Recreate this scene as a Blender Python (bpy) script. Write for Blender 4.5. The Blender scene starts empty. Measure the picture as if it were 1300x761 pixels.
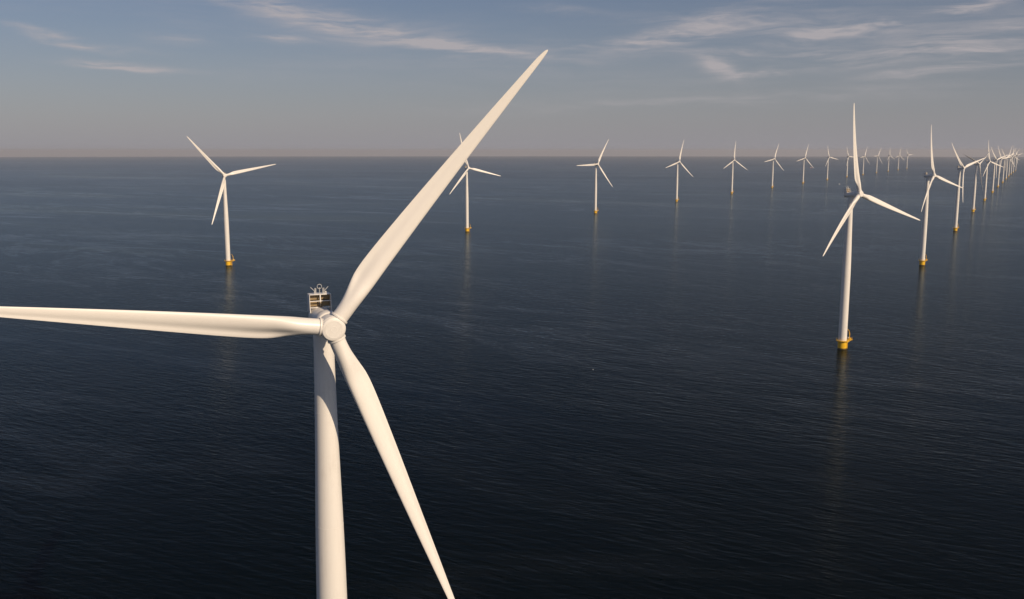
import bpy, bmesh, math, random
from mathutils import Vector, Matrix, Quaternion
R = math.radians
random.seed(7)
scene = bpy.context.scene
col = scene.collection
EARTH = 7.4e6                       # effective earth radius with refraction: the horizon dips as seen from a drone

# ------------------------------------------------------------------ camera
CAM_H, PITCH, FPX = 121.15, R(9.0156), 1190.3
cd = bpy.data.cameras.new('camera'); cam = bpy.data.objects.new('camera', cd); col.objects.link(cam)
cam.location = (0, 0, CAM_H); cam.rotation_euler = (R(90) - PITCH, 0, 0)
cd.sensor_width = 36; cd.lens = 36 * FPX / 1300; cd.clip_start = 0.5; cd.clip_end = 200000
scene.camera = cam

# ------------------------------------------------------------------ light
SUN_AZ, SUN_EL = R(134.0), R(32.5)          # azimuth clockwise from +Y
sun_dir = Vector((math.sin(SUN_AZ) * math.cos(SUN_EL), math.cos(SUN_AZ) * math.cos(SUN_EL), math.sin(SUN_EL)))
ld = bpy.data.lights.new('sun', 'SUN'); ld.energy = 5.0; ld.angle = R(0.53); ld.color = (1.0, 0.79, 0.56)
sun = bpy.data.objects.new('sun', ld); col.objects.link(sun)
sun.rotation_euler = (-sun_dir).to_track_quat('-Z', 'Y').to_euler()
sun.location = (300, -300, 400)
vs = scene.view_settings
vs.view_transform = 'Standard'; vs.look = 'None'; vs.gamma = 1.0; vs.exposure = -0.28; vs.use_curve_mapping = False
scene.cycles.volume_bounces = 0
scene.cycles.max_bounces = 4
scene.cycles.use_denoising = True

class NT:
    """tiny helper for building node trees"""
    def __init__(s, tree): s.t = tree; s.n = tree.nodes; s.l = tree.links
    def new(s, typ, **kw):
        n = s.n.new(typ)
        for k, v in kw.items(): setattr(n, k, v)
        return n
    def put(s, sock, v):
        if v is None: return
        if isinstance(v, bpy.types.NodeSocket): s.l.new(v, sock)
        else: sock.default_value = v
    def math(s, op, a, b=None, c=None, clamp=False):
        n = s.new('ShaderNodeMath', operation=op); n.use_clamp = clamp
        for i, v in enumerate((a, b, c)): s.put(n.inputs[i], v)
        return n.outputs[0]
    def vmath(s, op, a, b=None):
        n = s.new('ShaderNodeVectorMath', operation=op)
        s.put(n.inputs[0], a); s.put(n.inputs[1], b)
        return n.outputs[0]
    def comb(s, x, y, z):
        n = s.new('ShaderNodeCombineXYZ')
        for i, v in enumerate((x, y, z)): s.put(n.inputs[i], v)
        return n.outputs[0]
    def sep(s, v):
        n = s.new('ShaderNodeSeparateXYZ'); s.put(n.inputs[0], v); return n.outputs
    def noise(s, vec, scale=1., detail=2., rough=.5, dist=0.):
        n = s.new('ShaderNodeTexNoise'); s.put(n.inputs['Vector'], vec)
        n.inputs['Scale'].default_value = scale; n.inputs['Detail'].default_value = detail
        n.inputs['Roughness'].default_value = rough; n.inputs['Distortion'].default_value = dist
        return n.outputs['Fac']
    def ramp(s, v, a, b, lo=0., hi=1.):
        n = s.new('ShaderNodeMapRange'); n.interpolation_type = 'SMOOTHSTEP'
        s.put(n.inputs[0], v)
        for i, q in enumerate((a, b, lo, hi)): n.inputs[i + 1].default_value = q
        return n.outputs[0]
    def mixc(s, f, a, b):
        n = s.new('ShaderNodeMix', data_type='RGBA'); s.put(n.inputs[0], f)
        s.put(n.inputs[6], a); s.put(n.inputs[7], b)
        return n.outputs[2]

# ------------------------------------------------------------------ sky: Nishita with thin cirrus
world = bpy.data.worlds.new('World'); scene.world = world; world.use_nodes = True
world.cycles.sampling_method = 'MANUAL'; world.cycles.sample_map_resolution = 512
w = NT(world.node_tree); w.n.clear()
out = w.new('ShaderNodeOutputWorld'); bg = w.new('ShaderNodeBackground'); bg.inputs[1].default_value = 0.065
w.l.new(bg.outputs[0], out.inputs[0])
sky = w.new('ShaderNodeTexSky', sky_type='NISHITA'); sky.sun_disc = False
sky.sun_elevation = SUN_EL; sky.sun_rotation = SUN_AZ
sky.altitude = 0; sky.air_density = 1.0; sky.dust_density = 0.6; sky.ozone_density = 2.0
tc = w.new('ShaderNodeTexCoord')
dx, dy, dz = w.sep(tc.outputs['Generated'])
az = w.math('MULTIPLY', w.math('ARCTAN2', dx, dy), 180 / math.pi)
el = w.math('MULTIPLY', w.math('ARCSINE', dz), 180 / math.pi)
def angles(px, py):
    d = Vector((px - 650, FPX, 380.5 - py))
    d = Matrix.Rotation(-PITCH, 3, 'X') @ d; d.normalize()
    return math.degrees(math.atan2(d.x, d.y)), math.degrees(math.asin(d.z))
# wisps: directions are bent by noise so that the streaks fray
wv = w.comb(w.math('MULTIPLY', az, .10), w.math('MULTIPLY', el, .32), 0.)
n1 = w.math('SUBTRACT', w.noise(wv, 1.0, 4., .6), .5)
n2 = w.math('SUBTRACT', w.noise(w.vmath('ADD', wv, (17.3, 4.1, 0)), 1.0, 4., .6), .5)
azw = w.math('MULTIPLY_ADD', n1, 3.2, az)
elw = w.math('MULTIPLY_ADD', n2, 1.3, el)
fib = w.noise(w.comb(w.math('MULTIPLY', azw, .16), w.math('MULTIPLY', elw, 1.5), 3.), 1.0, 6., .62, .4)
fib2 = w.noise(w.comb(w.math('MULTIPLY', azw, .55), w.math('MULTIPLY', elw, 4.2), 6.), 1.0, 5., .6, .3)
fine = w.math('MULTIPLY', w.ramp(fib, .34, .66, .12, 1.35), w.ramp(fib2, .25, .75, .6, 1.3))
# px, py, half length px, half thickness px, tilt (deg, down to the right positive), strength
WISPS = [(440, 30, 150, 13, 10, .85), (520, 46, 60, 7, 12, .5), (610, 64, 75, 4, 6, .95), (350, 50, 34, 4, 0, .75),
         (135, 82, 48, 4.5, 4, .9), (190, 90, 50, 3, 3, .6), (95, 55, 42, 4, 10, .6), (60, 42, 40, 3, 8, .45), (215, 49, 30, 5, 5, .55),
         (160, 63, 50, 4, 6, .3),
         (905, 88, 26, 8, 22, .95), (950, 97, 38, 5, -6, .9), (870, 40, 110, 14, -14, .45), (780, 55, 120, 7, -3, .35),
         (1040, 70, 160, 7, 2, .55), (1160, 20, 170, 7, -10, .75), (1240, 48, 90, 12, -8, .6), (1230, 88, 55, 5, -5, .7), (1010, 35, 150, 14, 3, .40),
         (1140, 95, 40, 4, -4, .35), (900, 128, 330, 8, -2, .22), (1180, 72, 110, 6, -4, .5), (720, 12, 60, 5, 4, .25)]
aev = w.comb(azw, elw, 1.)
def dot3(v, c):
    n = w.new('ShaderNodeVectorMath', operation='DOT_PRODUCT'); w.put(n.inputs[0], v); n.inputs[1].default_value = c
    return n.outputs['Value']
dens = 0.
for px, py, hl, ht, tilt, st in WISPS:
    a0, e0 = angles(px, py); k = math.degrees(1 / FPX)
    c, s_ = math.cos(R(tilt)), math.sin(R(tilt))
    ua, ub, va, vb = c / (hl * k), -s_ / (hl * k), s_ / (ht * k), c / (ht * k)
    u = dot3(aev, (ua, ub, -(a0 * ua + e0 * ub))); v = dot3(aev, (va, vb, -(a0 * va + e0 * vb)))
    q = w.math('MULTIPLY_ADD', u, u, w.math('MULTIPLY', v, v))
    dens = w.math('MULTIPLY_ADD', w.math('POWER', math.exp(-1), q), st, dens)
# faint veil that goes on all round the sky
veil = w.noise(w.comb(w.math('MULTIPLY', azw, .03), w.math('MULTIPLY', elw, .16), 9.), 1.0, 5., .6)
veil = w.math('MULTIPLY', w.ramp(veil, .43, .74), w.ramp(fib, .3, .7, .15, .6))
veil = w.math('MULTIPLY', veil, w.ramp(el, 1., 9.))
dens = w.math('ADD', w.math('MULTIPLY', dens, fine), veil)
dens = w.math('MINIMUM', w.math('MULTIPLY', dens, .85), .8)
CLOUD = (8.4, 7.7, 7.9, 1)
hs = w.new('ShaderNodeHueSaturation'); hs.inputs['Saturation'].default_value = 1.03; hs.inputs['Value'].default_value = 0.86
w.l.new(sky.outputs[0], hs.inputs['Color'])
# grey murk low over the horizon, the same all round
murk = w.math('MULTIPLY', w.math('EXPONENT', w.math('MULTIPLY', w.math('MAXIMUM', el, 0.), -1 / 5.2)), .88)
blue = w.vmath('MULTIPLY', hs.outputs[0], (1.0, .97, 1.10))
air = w.mixc(murk, blue, (5.75, 5.62, 6.25, 1))
w.l.new(w.mixc(dens, air, CLOUD), bg.inputs[0])

# ------------------------------------------------------------------ materials
def mat(name):
    m = bpy.data.materials.new(name); m.use_nodes = True
    t = NT(m.node_tree); b = t.n['Principled BSDF']
    return m, t, b
def paint(name, c, rough=.42, dirt=.12, dirt_col=(.30, .25, .18), scale=.35, streak=.12, bump=.0):
    m, t, b = mat(name)
    tcn = t.new('ShaderNodeTexCoord').outputs['Object']
    a = t.noise(tcn, scale, 5., .6)
    sv = t.vmath('MULTIPLY', tcn, (2.2, 2.2, streak))
    a2 = t.noise(sv, 1.0, 4., .6)
    f = t.math('MULTIPLY', t.ramp(t.math('MULTIPLY', a, a2), .22, .5), dirt)
    t.l.new(t.mixc(f, (*c, 1), (*dirt_col, 1)), b.inputs['Base Color'])
    t.l.new(t.ramp(a, .3, .7, rough - .06, rough + .1), b.inputs['Roughness'])
    return m
M = {}
M['white'] = paint('white_paint', (.80, .775, .735), .40, .16)
M['blade'] = paint('blade_gelcoat', (.83, .80, .755), .36, .07, scale=.18, streak=.5)
M['grey'] = paint('pale_grey_metal', (.55, .55, .54), .45, .2, scale=1.5)
M['yellow'] = paint('yellow_marine_paint', (.84, .49, .012), .42, .28, (.22, .12, .03), 1.2, .25)
M['dark'] = paint('dark_gap', (.035, .035, .038), .7, .0)
M['red'] = paint('red_paint', (.42, .05, .03), .5, .3)
M['glass'] = paint('dark_window', (.02, .025, .03), .15, .0)
# radiator: fine fins as relief
m, t, b = mat('radiator_fins'); M['radiator'] = m
tcn = t.new('ShaderNodeTexCoord').outputs['Object']
wv_ = t.new('ShaderNodeTexWave', wave_type='BANDS', bands_direction='Z'); wv_.inputs['Scale'].default_value = 2.2
t.l.new(tcn, wv_.inputs['Vector'])
t.l.new(t.mixc(wv_.outputs['Fac'], (.17, .115, .05, 1), (.36, .26, .13, 1)), b.inputs['Base Color'])
bp = t.new('ShaderNodeBump'); bp.inputs['Strength'].default_value = .6; bp.inputs['Distance'].default_value = .04
t.l.new(wv_.outputs['Fac'], bp.inputs['Height']); t.l.new(bp.outputs[0], b.inputs['Normal']); b.inputs['Roughness'].default_value = .55
# wet, weedy splash band of the steel pile
m, t, b = mat('splash_zone'); M['splash'] = m
tcn = t.new('ShaderNodeTexCoord').outputs['Object']
t.l.new(t.mixc(t.ramp(t.noise(tcn, 1.1, 5.), .35, .65), (.05, .045, .03, 1), (.17, .10, .02, 1)), b.inputs['Base Color']); b.inputs['Roughness'].default_value = .3

# water: wave slopes are computed from a height field sampled at three points
hg = bpy.data.node_groups.new('wave_height', 'ShaderNodeTree')
hg.interface.new_socket('P', in_out='INPUT', socket_type='NodeSocketVector')
hg.interface.new_socket('H', in_out='OUTPUT', socket_type='NodeSocketFloat')
g = NT(hg); gi = g.new('NodeGroupInput'); go = g.new('NodeGroupOutput')
def stretched(P, azim, su, sv_, off):
    """u runs along the crests (azimuth in degrees), v across them"""
    x, y, z = g.sep(P); c, s_ = math.sin(R(azim)), math.cos(R(azim))
    u = g.math('ADD', g.math('MULTIPLY', x, c * su), g.math('MULTIPLY', y, s_ * su))
    v = g.math('ADD', g.math('MULTIPLY', x, -s_ * sv_), g.math('MULTIPLY', y, c * sv_))
    return g.comb(u, v, off)
P = gi.outputs[0]
h1 = g.noise(stretched(P, 122, 1 / 10.5, 1 / 2.7, 0.3), 1., 2., .5, .25)
h2 = g.noise(stretched(P, 104, 1 / 3.8, 1 / 1.3, 5.3), 1., 2., .55, .2)
h3 = g.noise(stretched(P, 150, 1 / 30., 1 / 9., 2.7), 1., 1., .5, .3)
hh = g.math('ADD', g.math('MULTIPLY', h1, .46), g.math('ADD', g.math('MULTIPLY', h2, .20), g.math('MULTIPLY', h3, .30)))
g.l.new(hh, go.inputs[0])
m, t, b = mat('sea_water'); M['sea'] = m
pos = t.new('ShaderNodeNewGeometry').outputs['Position']
EPS = .16
def H(v):
    n = t.new('ShaderNodeGroup'); n.node_tree = hg; t.l.new(v, n.inputs[0]); return n.outputs[0]
h0 = H(pos); hx = H(t.vmath('ADD', pos, (EPS, 0, 0))); hy = H(t.vmath('ADD', pos, (0, EPS, 0)))
# wind lanes and slicks: long soft bands where the water is smoother or rougher
px_, py_, pz_ = t.sep(pos)
def lanes(azim, lu, lv, off, det=4., dist=.6):
    c, s_ = math.sin(R(azim)), math.cos(R(azim))
    u = t.math('ADD', t.math('MULTIPLY', px_, c / lu), t.math('MULTIPLY', py_, s_ / lu))
    v = t.math('ADD', t.math('MULTIPLY', px_, -s_ / lv), t.math('MULTIPLY', py_, c / lv))
    return t.noise(t.comb(u, v, off), 1., det, .58, dist)
l1 = t.ramp(lanes(118, 1500., 210., 1.), .50, .68)
l2 = t.ramp(lanes(140, 420., 70., 4., 5., .8), .54, .70)
l3 = lanes(100, 4200., 900., 8., 3., .4)
calm = t.math('MAXIMUM', t.math('MULTIPLY', l1, .75), t.math('MULTIPLY', l2, .55))
amp = t.math('MULTIPLY', t.math('MULTIPLY_ADD', calm, -.6, 1.05), t.ramp(l3, .3, .7, .7, 1.25))
k = t.math('MULTIPLY', amp, -.9 / EPS)
nx = t.math('MULTIPLY', t.math('SUBTRACT', hx, h0), k)
ny = t.math('MULTIPLY', t.math('SUBTRACT', hy, h0), k)
nrm = t.vmath('NORMALIZE', t.comb(nx, ny, 1.0))
t.l.new(nrm, b.inputs['Normal'])
b.inputs['Specular IOR Level'].default_value = 0.
b.inputs['Roughness'].default_value = 1.
# thin broken foam streaks drawn out by the wind, gathered in loose patches
fl = lanes(128, 150., 30., 12., 5., 1.6)
fil = t.ramp(t.math('ABSOLUTE', t.math('SUBTRACT', fl, .5)), .0, .035, 1., 0.)
fl2 = lanes(112, 420., 75., 15., 4., 1.2)
fil2 = t.ramp(t.math('ABSOLUTE', t.math('SUBTRACT', fl2, .5)), .0, .022, 1., 0.)
patch = t.ramp(lanes(120, 900., 420., 21., 3., .5), .46, .66)
brk = t.ramp(lanes(128, 30., 12., 25., 4., .6), .36, .64)
foam = t.math('MULTIPLY', t.math('MULTIPLY', t.math('MAXIMUM', fil, fil2), patch), brk)
fl3 = lanes(116, 900., 170., 31., 5., 1.0)
fil3 = t.math('MULTIPLY', t.ramp(t.math('ABSOLUTE', t.math('SUBTRACT', fl3, .52)), .0, .030, 1., 0.), t.ramp(lanes(120, 1100., 500., 37., 3., .4), .40, .58))
fl4 = lanes(134, 330., 110., 43., 6., 1.4)
fil4 = t.math('MULTIPLY', t.ramp(t.math('ABSOLUTE', t.math('SUBTRACT', fl4, .5)), .0, .045, 1., 0.), t.ramp(lanes(110, 700., 600., 47., 3., .4), .44, .64))
foam = t.math('MAXIMUM', foam, t.math('MAXIMUM', t.math('MULTIPLY', fil3, .5), t.math('MULTIPLY', t.math('MULTIPLY', fil4, brk), .7)))
deep = t.mixc(l3, (.0003, .0030, .0042, 1), (.0007, .0024, .0034, 1))
t.l.new(t.mixc(t.math('MULTIPLY', foam, .012), deep, (.55, .60, .62, 1)), b.inputs['Base Color'])
gl = t.new('ShaderNodeBsdfGlossy'); slick = t.math('MAXIMUM', t.math('MAXIMUM', fil3, t.math('MULTIPLY', fil4, .8)), t.math('MULTIPLY', t.math('MULTIPLY', fil2, patch), .7))
slick = t.math('MULTIPLY', slick, t.ramp(brk, 0., 1., .45, 1.))
t.l.new(t.mixc(slick, (.495, .585, .65, 1), (.73, .82, .88, 1)), gl.inputs['Color'])
t.l.new(nrm, gl.inputs['Normal']); t.l.new(t.math('MULTIPLY_ADD', calm, -.08, .195), gl.inputs['Roughness'])
fr = t.new('ShaderNodeFresnel'); fr.inputs['IOR'].default_value = 1.13; t.l.new(nrm, fr.inputs['Normal'])
mx = t.new('ShaderNodeMixShader'); t.l.new(fr.outputs[0], mx.inputs[0]); t.l.new(b.outputs[0], mx.inputs[1]); t.l.new(gl.outputs[0], mx.inputs[2])
t.l.new(mx.outputs[0], t.n['Material Output'].inputs['Surface'])

# ------------------------------------------------------------------ mesh helpers
def link(name, bm, m, parent=None, smooth=True, angle=40):
    bmesh.ops.recalc_face_normals(bm, faces=bm.faces)
    me = bpy.data.meshes.new(name); bm.to_mesh(me); bm.free()
    for x in (m if isinstance(m, (list, tuple)) else [m]): me.materials.append(M[x])
    if smooth:
        for p in me.polygons: p.use_smooth = True
        me.set_sharp_from_angle(angle=R(angle))
    o = bpy.data.objects.new(name, me); col.objects.link(o)
    if parent: o.parent = parent
    return o
def lathe(bm, prof, n=48, axis='Z', mi=0, cap=True):
    """prof: list of (radius, height) turned about an axis"""
    rings = []
    for r, h in prof:
        ring = []
        for i in range(n):
            a = 2 * math.pi * i / n; x, y = r * math.cos(a), r * math.sin(a)
            ring.append(bm.verts.new((x, y, h) if axis == 'Z' else (x, h, y)))
        rings.append(ring)
    for a, b_ in zip(rings, rings[1:]):
        for i in range(n):
            f = bm.faces.new((a[i], a[(i + 1) % n], b_[(i + 1) % n], b_[i])); f.material_index = mi
    if cap:
        for ring in (rings[0], rings[-1]): bm.faces.new(ring).material_index = mi
def box(bm, x0, x1, y0, y1, z0, z1, bev=0.):
    vs_ = [bm.verts.new((x, y, z)) for x in (x0, x1) for y in (y0, y1) for z in (z0, z1)]
    fs = [(0, 1, 3, 2), (4, 6, 7, 5), (0, 4, 5, 1), (2, 3, 7, 6), (0, 2, 6, 4), (1, 5, 7, 3)]
    F = [bm.faces.new([vs_[i] for i in f]) for f in fs]
    if bev:
        ed = list({e for f in F for e in f.edges})
        bmesh.ops.bevel(bm, geom=ed, offset=bev, segments=2, affect='EDGES', profile=.5)
def tube(bm, pts, r, n=8, closed=False):
    pts = [Vector(p) for p in pts]; rings = []
    N = len(pts)
    for i, p in enumerate(pts):
        if closed: d = pts[(i + 1) % N] - pts[i - 1]
        else: d = pts[min(i + 1, N - 1)] - pts[max(i - 1, 0)]
        d.normalize(); up = Vector((0, 0, 1)) if abs(d.z) < .95 else Vector((1, 0, 0))
        a = d.cross(up).normalized(); c = a.cross(d)
        rr = r[i] if isinstance(r, (list, tuple)) else r
        rings.append([bm.verts.new(p + rr * (math.cos(2 * math.pi * j / n) * a + math.sin(2 * math.pi * j / n) * c)) for j in range(n)])
    rng = range(N) if closed else range(N - 1)
    for i in rng:
        a, c = rings[i], rings[(i + 1) % N]
        for j in range(n): bm.faces.new((a[j], a[(j + 1) % n], c[(j + 1) % n], c[j]))
    if not closed: bm.faces.new(rings[0]); bm.faces.new(rings[-1])
def curve(tab, r):
    """smooth interpolation in a table of (r, value)"""
    if r <= tab[0][0]: return tab[0][1]
    for i in range(len(tab) - 1):
        (a, va), (b_, vb) = tab[i], tab[i + 1]
        if r <= b_:
            def slope(k):
                if k == 0 or k == len(tab) - 1: return 0 if k == 0 else (tab[-1][1] - tab[-2][1]) / (tab[-1][0] - tab[-2][0])
                return (tab[k + 1][1] - tab[k - 1][1]) / (tab[k + 1][0] - tab[k - 1][0])
            h = b_ - a; q = (r - a) / h; ma, mb = slope(i) * h, slope(i + 1) * h
            return (2*q**3 - 3*q*q + 1)*va + (q**3 - 2*q*q + q)*ma + (-2*q**3 + 3*q*q)*vb + (q**3 - q*q)*mb
    return tab[-1][1]

# ------------------------------------------------------------------ sea
bm = bmesh.new()
rad = [0, 60, 120, 180, 250, 330, 420, 520, 640, 780, 940, 1120, 1320, 1540, 1780, 2050, 2350]
while rad[-1] < 45000: rad.append(rad[-1] + min(600, rad[-1] * .14))
NA = 192; prev = None
for r in rad:
    z = -r * r / (2 * EARTH)
    ring = [bm.verts.new((0, 0, 0))] if r == 0 else [bm.verts.new((r * math.sin(2*math.pi*i/NA), r * math.cos(2*math.pi*i/NA), z)) for i in range(NA)]
    if prev:
        for i in range(NA):
            j = (i + 1) % NA
            bm.faces.new((prev[0], ring[j], ring[i]) if len(prev) == 1 else (prev[i], prev[j], ring[j], ring[i]))
    prev = ring
sea = link('sea', bm, 'sea', angle=180); sea['kind'] = 'structure'
for p in sea.data.polygons:
    pass
if sea.data.polygons[0].normal.z < 0: sea.data.flip_normals()
sea['label'] = 'dark blue open sea with small wind waves'

# ------------------------------------------------------------------ turbine meshes
HUBZ, OVER, TIPR, PREB = 95.0, 6.5, 53.75, 5.25
CHORD = [(1.6, 2.42), (3.2, 2.42), (4.6, 2.55), (6.4, 2.95), (8.4, 3.38), (10, 3.5), (12, 3.47), (16, 3.3), (24, 2.82), (33, 2.2), (41.5, 1.6), (46, 1.25), (49, 1.02), (51.5, .82), (52.8, .6), (53.5, .36), (53.75, .1)]
THICK = [(1.6, 1.), (3.2, 1.), (5, .82), (7, .58), (9, .44), (12, .36), (16, .30), (25, .245), (40, .20), (53.75, .17)]
TWIST = [(1.6, 13.), (6, 13.), (9, 12.), (14, 9.), (22, 5.5), (32, 2.6), (42, .8), (53.75, -.6)]
AXIS = [(1.6, .5), (3.4, .5), (9, .36), (16, .33), (53.75, .33)]
def blade_mesh():
    bm = bmesh.new(); N = 36; rings = []
    rs = [1.75, 2.1, 2.7, 3.3] + [3.3 + (53 - 3.3) * (i / 58) ** 1.12 for i in range(1, 59)] + [53.25, 53.45, 53.62, 53.75]
    for r in rs:
        c, th, tw, ax = curve(CHORD, r) * 1.035, curve(THICK, r), R(curve(TWIST, r)), curve(AXIS, r)
        q = min(1, max(0, (r - 3.0) / 6.2)); wgt = q * q * (3 - 2 * q)
        ring = []
        for i in range(N):
            a = 2 * math.pi * i / N; x = .5 + .5 * math.cos(a)
            yc = .5 * math.sin(a)
            yt = 5 * th * (.2969 * math.sqrt(x) - .126 * x - .3516 * x*x + .2843 * x**3 - .1030 * x**4)
            camb = .035 * 4 * x * (1 - x)
            if math.sin(a) >= 0: ya = yt + camb
            else: ya = -yt * (1 - .72 * math.exp(-((x - .80) / .20) ** 2)) + camb * .6
            y = yc * (1 - wgt) + ya * wgt
            X, Y = (ax - x) * c, y * c
            X, Y = X * math.cos(tw) + Y * math.sin(tw), -X * math.sin(tw) + Y * math.cos(tw)
            Y -= PREB * (r / TIPR) ** 1.7
            ring.append(bm.verts.new((X, Y, r)))
        rings.append(ring)
    for a, b_ in zip(rings, rings[1:]):
        for i in range(N): bm.faces.new((a[i], a[(i + 1) % N], b_[(i + 1) % N], b_[i]))
    bm.faces.new(rings[0]); bm.faces.new(rings[-1])
    return bm
TOWER = [(2.52, 6.0), (2.52, 45), (2.43, 53), (2.29, 60), (2.08, 68), (1.94, 73), (1.78, 80), (1.66, 87), (1.6, 92.6)]
PLAT_AZ = R(62)

def make_master():
    """one turbine with every part; parts sit at yaw 0 (rotor faces -Y) until placed"""
    root = bpy.data.objects.new('wind_turbine', None); col.objects.link(root)
    root.empty_display_size = 5
    bm = bmesh.new()                                                    # yellow steel pile
    lathe(bm, [(2.72, .7), (2.72, 4.6), (2.86, 4.75), (2.86, 5.05), (2.6, 5.1)], 48)
    pile = link('monopile', bm, 'yellow', root)
    bm = bmesh.new(); lathe(bm, [(2.70, -4.0), (2.74, .45), (2.725, .75)], 48, cap=False)
    link('splash_band', bm, 'splash', pile)
    bm = bmesh.new()                                                    # boat landing: two fender tubes and a ladder
    for s in (-.75, .75): tube(bm, [(s, -3.75, -3), (s, -3.75, 4.3), (s, -3.3, 4.75), (s, -2.8, 4.75)], .17, 10)
    for s in (-.28, .28): tube(bm, [(s, -3.35, -2), (s, -3.35, 5.3)], .05, 6)
    for i in range(22): tube(bm, [(-.28, -3.35, -1.6 + i * .3), (.28, -3.35, -1.6 + i * .3)], .03, 6)
    for z in (.9, 3.6):
        for s in (-.75, .75): tube(bm, [(s, -3.75, z), (s * .9, -2.6, z)], .1, 8)
    ld_ = link('boat_landing', bm, 'yellow', root); ld_.rotation_euler.z = R(180) - R(60)
    # platform: round deck with a rectangular crane wing
    bm = bmesh.new(); prof = []
    n = 40; ring = []
    for i in range(n):
        a = 2 * math.pi * i / n
        x, y = 3.85 * math.cos(a), 3.85 * math.sin(a)
        ring.append((x, y))
    outl = [p for p in ring if not (p[1] > 0 and abs(p[0]) < 1.6)]
    # start the list after the gap so the wing joins cleanly
    k0 = next(i for i in range(len(outl)) if outl[i - 1][0] > 0 and outl[i][0] < 0 and outl[i][1] > 0) if True else 0
    outl = outl[k0:] + outl[:k0]
    outl += [(1.6, 7.0), (-1.6, 7.0)]
    lo = [bm.verts.new((x, y, 5.2)) for x, y in outl]; hi = [bm.verts.new((x, y, 5.42)) for x, y in outl]
    bm.faces.new(lo); bm.faces.new(hi)
    for i in range(len(outl)):
        j = (i + 1) % len(outl); bm.faces.new((lo[i], lo[j], hi[j], hi[i]))
    for a in range(8):                                                  # brackets under the deck
        aa = a * math.pi / 4 + .2
        tube(bm, [(2.65 * math.cos(aa), 2.65 * math.sin(aa), 4.1), (3.6 * math.cos(aa), 3.6 * math.sin(aa), 5.22)], .09, 6)
    for s in (-1.2, 1.2): tube(bm, [(s, 2.3, 3.6), (s, 6.3, 5.24)], .13, 8)
    deck = link('platform', bm, 'yellow', root, angle=30); deck.rotation_euler.z = -PLAT_AZ
    bm = bmesh.new()
    pts = [Vector((x * .985, y * .985, 0)) for x, y in outl]
    for z in (5.95, 6.5): tube(bm, [p + Vector((0, 0, z)) for p in pts], .032, 6, closed=True)
    L = 0
    for i in range(len(pts)):
        a, b_ = pts[i], pts[(i + 1) % len(pts)]; nseg = max(1, round((b_ - a).length / 1.0))
        if nseg == 1 and i % 2: continue
        for s in range(nseg):
            p = a.lerp(b_, s / nseg); tube(bm, [p + Vector((0, 0, 5.4)), p + Vector((0, 0, 6.52))], .03, 6)
    link('railing', bm, 'yellow', deck)
    bm = bmesh.new()                                                    # davit crane on the wing
    tube(bm, [(.6, 5.3, 5.42), (.6, 5.3, 9.6)], [.24, .17], 12)
    tube(bm, [(.6, 5.3, 9.3), (.5, 4.8, 11.0), (.3, 3.9, 11.9), (.1, 3.1, 11.7)], [.16, .15, .13, .10], 10)
    tube(bm, [(.6, 5.3, 7.6), (.5, 4.75, 10.6)], .08, 8)
    box(bm, .3, 1.0, 5.7, 6.3, 5.42, 6.5, .05)
    cr = link('davit_crane', bm, 'yellow', root); cr.rotation_euler.z = -PLAT_AZ
    bm = bmesh.new(); tube(bm, [(.1, 3.1, 11.65), (.1, 3.1, 10.2)], .025, 6); box(bm, 0., .2, 3.0, 3.2, 9.9, 10.25, .03)
    link('hoist_hook', bm, 'dark', cr)
    bm = bmesh.new(); box(bm, -1.3, -.3, 5.4, 6.5, 5.42, 6.7, .06)
    cab = link('equipment_cabinet', bm, 'grey', root); cab.rotation_euler.z = -PLAT_AZ
    # tower
    bm = bmesh.new()
    prof = [(2.62, 5.43), (2.62, 5.62), (2.5, 5.66)] + [(curve([(b_, a) for a, b_ in TOWER], z), z) for z in [6 + i * (92.6 - 6) / 44 for i in range(45)]]
    lathe(bm, prof, 64)
    tw = link('tower', bm, 'white', root, angle=30)
    for z in (32., 60.6, 79.8):                                         # bolted section joints
        rr = curve([(b_, a) for a, b_ in TOWER], z)
        bm = bmesh.new(); lathe(bm, [(rr - .02, z - .09), (rr + .012, z - .08), (rr + .012, z - .012), (rr - .02, z - .008), (rr - .02, z + .008), (rr + .012, z + .012), (rr + .012, z + .08), (rr - .02, z + .09)], 64, cap=False)
        link('flange_joint', bm, 'white', tw, angle=20)
    bm = bmesh.new(); box(bm, -.55, .55, -2.56, -2.44, 6.2, 8.6, .05)
    dr = link('door', bm, 'grey', tw); dr.rotation_euler.z = R(150)
    # nacelle, origin at the tower axis at hub height
    bm = bmesh.new()
    lathe(bm, [(1.5, -4.95), (1.88, -4.9), (1.95, -4.8), (1.95, -2.6), (1.9, -2.5), (1.76, -2.49), (1.76, -2.39), (1.72, -2.36), (1.74, -2.2), (1.74, 3.0), (1.68, 3.6), (1.52, 4.0), (1.2, 4.2), (.0001, 4.24)], 56, axis='Y', cap=False)
    for v in bm.verts:                                                  # flat belly
        if v.co.z < -1.6: v.co.z = -1.6 - (-1.6 - v.co.z) * .3
    nac = link('nacelle', bm, 'white', root, angle=35)
    bm = bmesh.new(); lathe(bm, [(1.62, -2.9), (1.62, -1.7), (1.75, -1.66), (1.75, -1.5)], 48); link('yaw_collar', bm, 'white', nac)
    # cooler on the roof: open frame of four radiator bays between two side plates
    Y0, Y1, Z0, Z1, HW = 1.75, 3.7, 1.66, 3.7, 1.66
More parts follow.
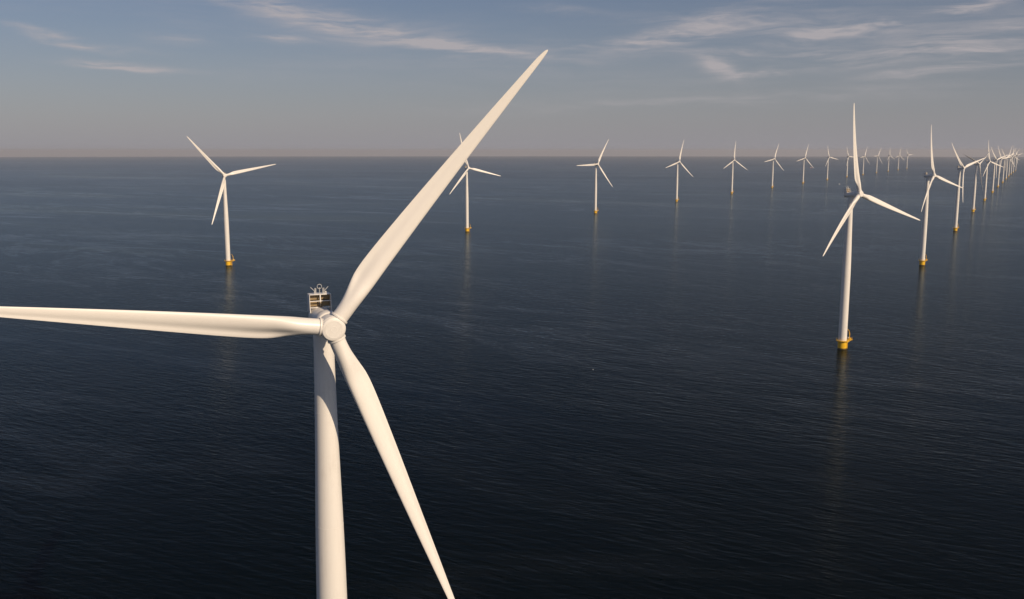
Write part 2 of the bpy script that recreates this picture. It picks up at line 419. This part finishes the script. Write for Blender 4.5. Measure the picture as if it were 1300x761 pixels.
    for s in (-1, 1):
        bm = bmesh.new(); xs = (s * HW, s * (HW + .08))
        out_ = [(Y0, Z1 + .05), (Y1, Z1 + .05), (Y1, .9), (Y0 - .55, .9), (Y0 - .2, 1.6)]
        lo = [bm.verts.new((xs[0], y, z)) for y, z in out_]; hi = [bm.verts.new((xs[1], y, z)) for y, z in out_]
        bm.faces.new(lo); bm.faces.new(hi)
        for i in range(5): j = (i + 1) % 5; bm.faces.new((lo[i], lo[j], hi[j], hi[i]))
        link('side_plate', bm, 'white', nac, smooth=False)
    bm = bmesh.new(); box(bm, -HW, HW, Y0 - .06, Y1, Z1, Z1 + .1, .02); link('cooler_roof', bm, 'white', nac)
    bm = bmesh.new(); box(bm, -HW, HW, Y1 - .1, Y1 + .003, Z0, Z1, 0); link('cooler_back', bm, 'dark', nac, smooth=False)
    for z in (Z0, (Z0 + Z1) / 2 + .02):
        bm = bmesh.new(); box(bm, -HW, HW, Y0 - .05, Y0 + .09, z - .07, z + .07, .02); link('cooler_rail', bm, 'white', nac)
    bm = bmesh.new(); box(bm, -.09, .09, Y0 - .03, Y0 + .12, Z0 + .07, Z1, .02); link('cooler_post', bm, 'white', nac)
    zm = (Z0 + Z1) / 2
    for x0, x1 in ((-HW + .05, -.12), (.12, HW - .05)):
        for z0, z1 in ((Z0 + .09, zm - .09), (zm + .13, Z1 - .03)):
            bm = bmesh.new(); box(bm, x0, x1, Y0 + .75, Y0 + .95, z0, z1, 0)
            link('radiator_panel', bm, 'radiator', nac, smooth=False)
    bm = bmesh.new(); tube(bm, [(.05, Y0 - .2, 1.7), (.05, Y0 - .2, 2.1), (.05, Y0 - .02, 2.5)], .11, 10); box(bm, -.26, .3, Y0 - .4, Y0 - .1, 1.68, 1.86, .04)
    link('coolant_pipe', bm, 'radiator', nac)
    zt = Z1 + .1
    bm = bmesh.new(); tube(bm, [(0, 2.2, zt), (0, 2.2, zt + 1.05)], .05, 8); link('wind_sensor_mast', bm, 'grey', nac)
    bm = bmesh.new(); tube(bm, [(.36 * math.cos(i * math.pi / 12), 2.2, zt + 1.2 + .36 * math.sin(i * math.pi / 12)) for i in range(24)], .045, 6, closed=True); link('wind_sensor_ring', bm, 'grey', nac)
    for x in (-.72, -.58, .55, .72):
        bm = bmesh.new(); tube(bm, [(x, 2.3, zt), (x, 2.3, zt + .95)], .06, 8); link('antenna', bm, 'grey', nac)
    for s in (-1, 1):
        bm = bmesh.new(); tube(bm, [(s * .82, 2.3, zt), (s * .82, 2.3, zt + .5), (s * 1.42, 2.3, zt + 1.12)], .045, 8); link('lightning_rod', bm, 'grey', nac)
    bm = bmesh.new(); lathe(bm, [(.13, 0), (.15, .05), (.15, .2), (.09, .32), (.0001, .34)], 16); al = link('warning_lamp', bm, 'grey', nac); al.location = (1.1, 2.9, zt)
    # hub with its shallow nose cap (origin at rotor centre, axis Y)
    bm = bmesh.new()
    lathe(bm, [(1.4, 2.2), (1.62, 2.15), (1.64, 1.5), (1.9, 1.46), (2.0, 1.3), (2.0, .2), (1.97, -.6), (1.92, -.95), (1.86, -1.02)], 64, axis='Y')
    hub = link('hub', bm, 'white', root, angle=30)
    bm = bmesh.new()
    lathe(bm, [(1.80, -.98), (1.84, -1.06), (1.83, -1.2), (1.72, -1.36), (1.55, -1.43), (1.32, -1.46), (1.31, -1.485), (1.27, -1.485), (1.26, -1.465), (.48, -1.472), (.47, -1.492), (.42, -1.492), (.41, -1.474), (.02, -1.475)], 64, axis='Y')
    link('nose_cap', bm, 'white', hub, angle=25)
    # blade with its root collar
    bl = link('blade', blade_mesh(), 'blade', root, angle=60)
    bm = bmesh.new(); lathe(bm, [(1.30, 1.0), (1.34, 1.72), (1.44, 1.75), (1.44, 1.98), (1.40, 2.02), (1.22, 2.03)], 48)
    c1 = link('root_collar', bm, 'white', bl, angle=35)
    bm = bmesh.new(); lathe(bm, [(1.30, 1.62), (1.36, 1.64), (1.36, 1.70), (1.30, 1.72)], 48, cap=False); link('root_seal', bm, 'grey', bl)
    return root
master = make_master()
NEAR_ONLY = {'hoist_hook', 'boat_landing', 'equipment_cabinet', 'splash_band', 'flange_joint', 'door', 'yaw_collar', 'cooler_rail', 'cooler_post', 'coolant_pipe',
             'wind_sensor_mast', 'wind_sensor_ring', 'antenna', 'lightning_rod', 'warning_lamp', 'root_seal'}
MID_DROP = {'hoist_hook', 'door', 'wind_sensor_ring', 'antenna', 'lightning_rod', 'warning_lamp', 'coolant_pipe', 'root_seal'}
def base_name(o): return o.name.split('.')[0]
def put(part, yaw, tilt, phase, pitch, cone=0., over=OVER):
    """place a copied part of the machine head"""
    n = base_name(part); rz = Matrix.Rotation(yaw, 4, 'Z'); up = Matrix.Translation((0, 0, HUBZ))
    head = up @ rz @ Matrix.Rotation(-tilt, 4, 'X')
    if n == 'nacelle': part.matrix_local = up @ rz @ Matrix.Rotation(-max(0., tilt) * .6, 4, 'X')
    elif n == 'hub': part.matrix_local = head @ Matrix.Translation((0, -over, 0)) @ Matrix.Rotation(phase, 4, 'Y')
    elif n == 'blade': part.matrix_local = head @ Matrix.Translation((0, -over, 0)) @ Matrix.Rotation(phase, 4, 'Y') @ Matrix.Rotation(-cone, 4, 'X') @ Matrix.Rotation(-pitch, 4, 'Z')
def clone(src, parent, drop):
    c = src.copy(); col.objects.link(c); c.parent = parent
    for ch in src.children:
        if base_name(ch) not in drop: clone(ch, c, drop)
    return c
def turbine(x, y, yaw, phase, label, group, drop, tilt=5.7, pitch=0., dz=0., first=False, cone=0., over=OVER, sag=(0, 0, 0)):
    z = -(x * x + y * y) / (2 * EARTH) + dz
    if first: root = master
    else:
        root = master.copy(); col.objects.link(root)
        for ch in master_parts:
            if base_name(ch) not in drop: clone(ch, root, drop)
    bl = [c for c in root.children if base_name(c) == 'blade']
    while len(bl) < 3: bl.append(clone(bl[0], root, drop))
    root.location = (x, y, z)
    for c in root.children:
        if base_name(c) in ('nacelle', 'hub'): put(c, R(yaw), R(tilt), R(phase), 0, 0., over)
    for i, c in enumerate(bl): put(c, R(yaw), R(tilt), R(phase + 120 * i + sag[i]), R(pitch), cone, over)
    root['label'] = label; root['category'] = 'wind turbine'; root['group'] = group
    return root
# the first one stays the pattern: remember its parts before it gets its two extra blades
master_parts = list(master.children)
ORD = ['first', 'second', 'third', 'fourth', 'fifth', 'sixth', 'seventh', 'eighth', 'ninth', 'tenth', 'eleventh', 'twelfth', 'thirteenth', 'fourteenth']
RIGHT = [(204.4, 568.8, 32.4, -10.4), (439.2, 997.9, 38.9, -13.8), (676.7, 1430.4, 33.3, -46.2), (921.4, 1878.8, 28.6, -63.6), (1159.7, 2311.5, 31.7, -13.2), (1401.4, 2751.1, 32.0, -45.5), (1642.1, 3190.3, 32.4, -35.4), (1884.4, 3628.0, 32.5, -48.0), (2125.2, 4065.8, 32.5, 20.0), (2365.8, 4504.3, 32.5, 40.0), (2607.4, 4942.0, 32.5, -5.0), (2849.5, 5379.8, 32.5, 42.0), (3095.2, 5816.8, 32.5, 75.0)]
FAR = [(-303.0, 994.7, 24.3, -41.8), (-68.2, 1421.8, 30.9, -15.9), (163.4, 1842.5, 29.8, 27.2), (396.6, 2269.4, 34.7, 14.3), (628.5, 2697.0, 31.1, 3.4), (860.7, 3123.5, 30.0, 19.0), (1093.7, 3550.9, 29.6, 16.3), (1326.2, 3977.2, 33.9, -18.1), (1559.5, 4404.5, 36.2, -25.5), (1792.1, 4830.6, 37.6, 21.5), (2025.1, 5257.0, 35.2, 28.5), (2258.9, 5683.4, 40.8, -2.8), (2491.7, 6109.4, 29.7, 11.0), (2725.3, 6535.2, 34.7, -33.4)]
RL = ['tall white turbine with dark nacelle flank on yellow base, nearest of the right-hand row',
      'white turbine, second of the right-hand row, its lowest blade crossing its tower',
      'white turbine, third of the right-hand row, one blade hanging straight down',
      'white turbine with dark shaded feathered blades, fourth of the right-hand row']
for i, (x, y, yaw, ph) in enumerate(RIGHT):
    lab = RL[i] if i < 4 else ('white wind turbine on yellow base, %s of the receding right-hand row' % ORD[i] if i < 12 else 'last and smallest white wind turbine at the far end of the right-hand row')
    turbine(x, y, yaw, ph, lab, 'wind turbines of the right-hand row', set() if i == 0 else MID_DROP if i < 3 else NEAR_ONLY, pitch=82. if i == 3 else 0.)
for i, (x, y, yaw, ph) in enumerate(FAR):
    lab = 'white wind turbine on yellow base, leftmost of the far row' if i == 0 else 'white wind turbine behind the foreground blade, second from left of the far row' if i == 1 else \
          'smallest white wind turbine at the right end of the far row' if i == 13 else 'white wind turbine on yellow base, %s from left of the far row' % ORD[i]
    turbine(x, y, yaw, ph, lab, 'wind turbines of the far row', MID_DROP if i < 3 else NEAR_ONLY)
turbine(-30.15, 147.2, 22.0, 38.35, 'huge white wind turbine in the foreground, its blades reaching past the picture edges', 'wind turbines of the right-hand row', set(), tilt=-1., dz=-.4, first=True, cone=(PREB - 4.2) / TIPR, over=7.2, sag=(.25, .8, -.45))

# ------------------------------------------------------------------ small craft far out
def water_point(px, py):
    d = Matrix.Rotation(-PITCH, 3, 'X') @ Vector((px - 650, FPX, 380.5 - py)); d.normalize()
    # meet the curved sea
    lo_, s = 0, CAM_H / max(1e-4, -d.z)
    for _ in range(30):
        p = Vector((0, 0, CAM_H)) + d * s
        s = (CAM_H + (p.x**2 + p.y**2) / (2 * EARTH)) / -d.z
    p = Vector((0, 0, CAM_H)) + d * s
    return p
def boat(name, px, py, L, heading, hullm, label):
    root = bpy.data.objects.new(name, None); col.objects.link(root)
    root.location = water_point(px, py); root.rotation_euler.z = R(heading)
    W, Hh = L * .16, L * .11
    bm = bmesh.new(); rows = []
    for i in range(11):
        s = i / 10; x = (s - .5) * L; wd = W * (1 - max(0, (s - .45) / .55) ** 2.2) * (.86 + .14 * min(1, s * 4)); sh = Hh * (1 + .45 * s * s)
        rows.append([bm.verts.new((x, -wd, sh)), bm.verts.new((x, -wd * .8, -.1 * Hh)), bm.verts.new((x, 0, -.5 * Hh)), bm.verts.new((x, wd * .8, -.1 * Hh)), bm.verts.new((x, wd, sh))])
    for a, b_ in zip(rows, rows[1:]):
        for j in range(5): bm.faces.new((a[j], a[(j + 1) % 5], b_[(j + 1) % 5], b_[j]))
    bm.faces.new(rows[0]); bm.faces.new(rows[-1])
    bmesh.ops.remove_doubles(bm, verts=bm.verts, dist=.001)
    link('hull', bm, hullm, root)
    bm = bmesh.new(); box(bm, -.28 * L, .12 * L, -W * .66, W * .66, Hh * 1.02, Hh * 2.5, L * .01); cb = link('cabin', bm, 'white', root)
    bm = bmesh.new(); box(bm, .125 * L, .13 * L, -W * .56, W * .56, Hh * 1.7, Hh * 2.3, 0); link('windscreen', bm, 'glass', cb, smooth=False)
    bm = bmesh.new(); tube(bm, [(-.1 * L, 0, Hh * 2.5), (-.12 * L, 0, Hh * 3.6)], L * .008, 6); link('mast', bm, 'grey', root)
    root['label'] = label; root['category'] = 'boat'
boat('motor_boat', 1065.7, 234.2, 6.5, 20, 'white', 'tiny white boat left of the nearest right-hand turbine nacelle')
boat('motor_boat', 638.5, 210.6, 9., 70, 'white', 'tiny pale boat far out, right of the second far-row turbine')
boat('work_boat', 1029.6, 213.4, 16., 8, 'red', 'tiny red boat by the blade tip of the seventh far-row turbine')
bm = bmesh.new(); lathe(bm, [(.0001, -.15), (.16, -.12), (.25, 0), (.22, .12), (.09, .2), (.04, .25), (.04, .4), (.0001, .42)], 20, cap=False)
bu = link('float', bm, 'grey'); bu.name = 'marker_float'; bu.location = water_point(752.9, 469.6)
bu['label'] = 'tiny white float alone on the dark water mid picture'; bu['category'] = 'float'

# ------------------------------------------------------------------ air
m = bpy.data.materials.new('haze_air'); m.use_nodes = True; M['haze'] = m
hn = NT(m.node_tree); hn.n.clear()
o = hn.new('ShaderNodeOutputMaterial'); pv = hn.new('ShaderNodeVolumePrincipled')
pv.inputs['Color'].default_value = (.86, .86, .90, 1); pv.inputs['Density'].default_value = 3.4e-5; pv.inputs['Anisotropy'].default_value = 0.1
hn.l.new(pv.outputs[0], o.inputs['Volume'])
bm = bmesh.new(); box(bm, -46000, 46000, -46000, 46000, -46000**2 / (2 * EARTH) - 3, 156, 0)
hz = link('haze', bm, 'haze', smooth=False); hz['kind'] = 'stuff'; hz['label'] = 'thin grey haze over the sea'
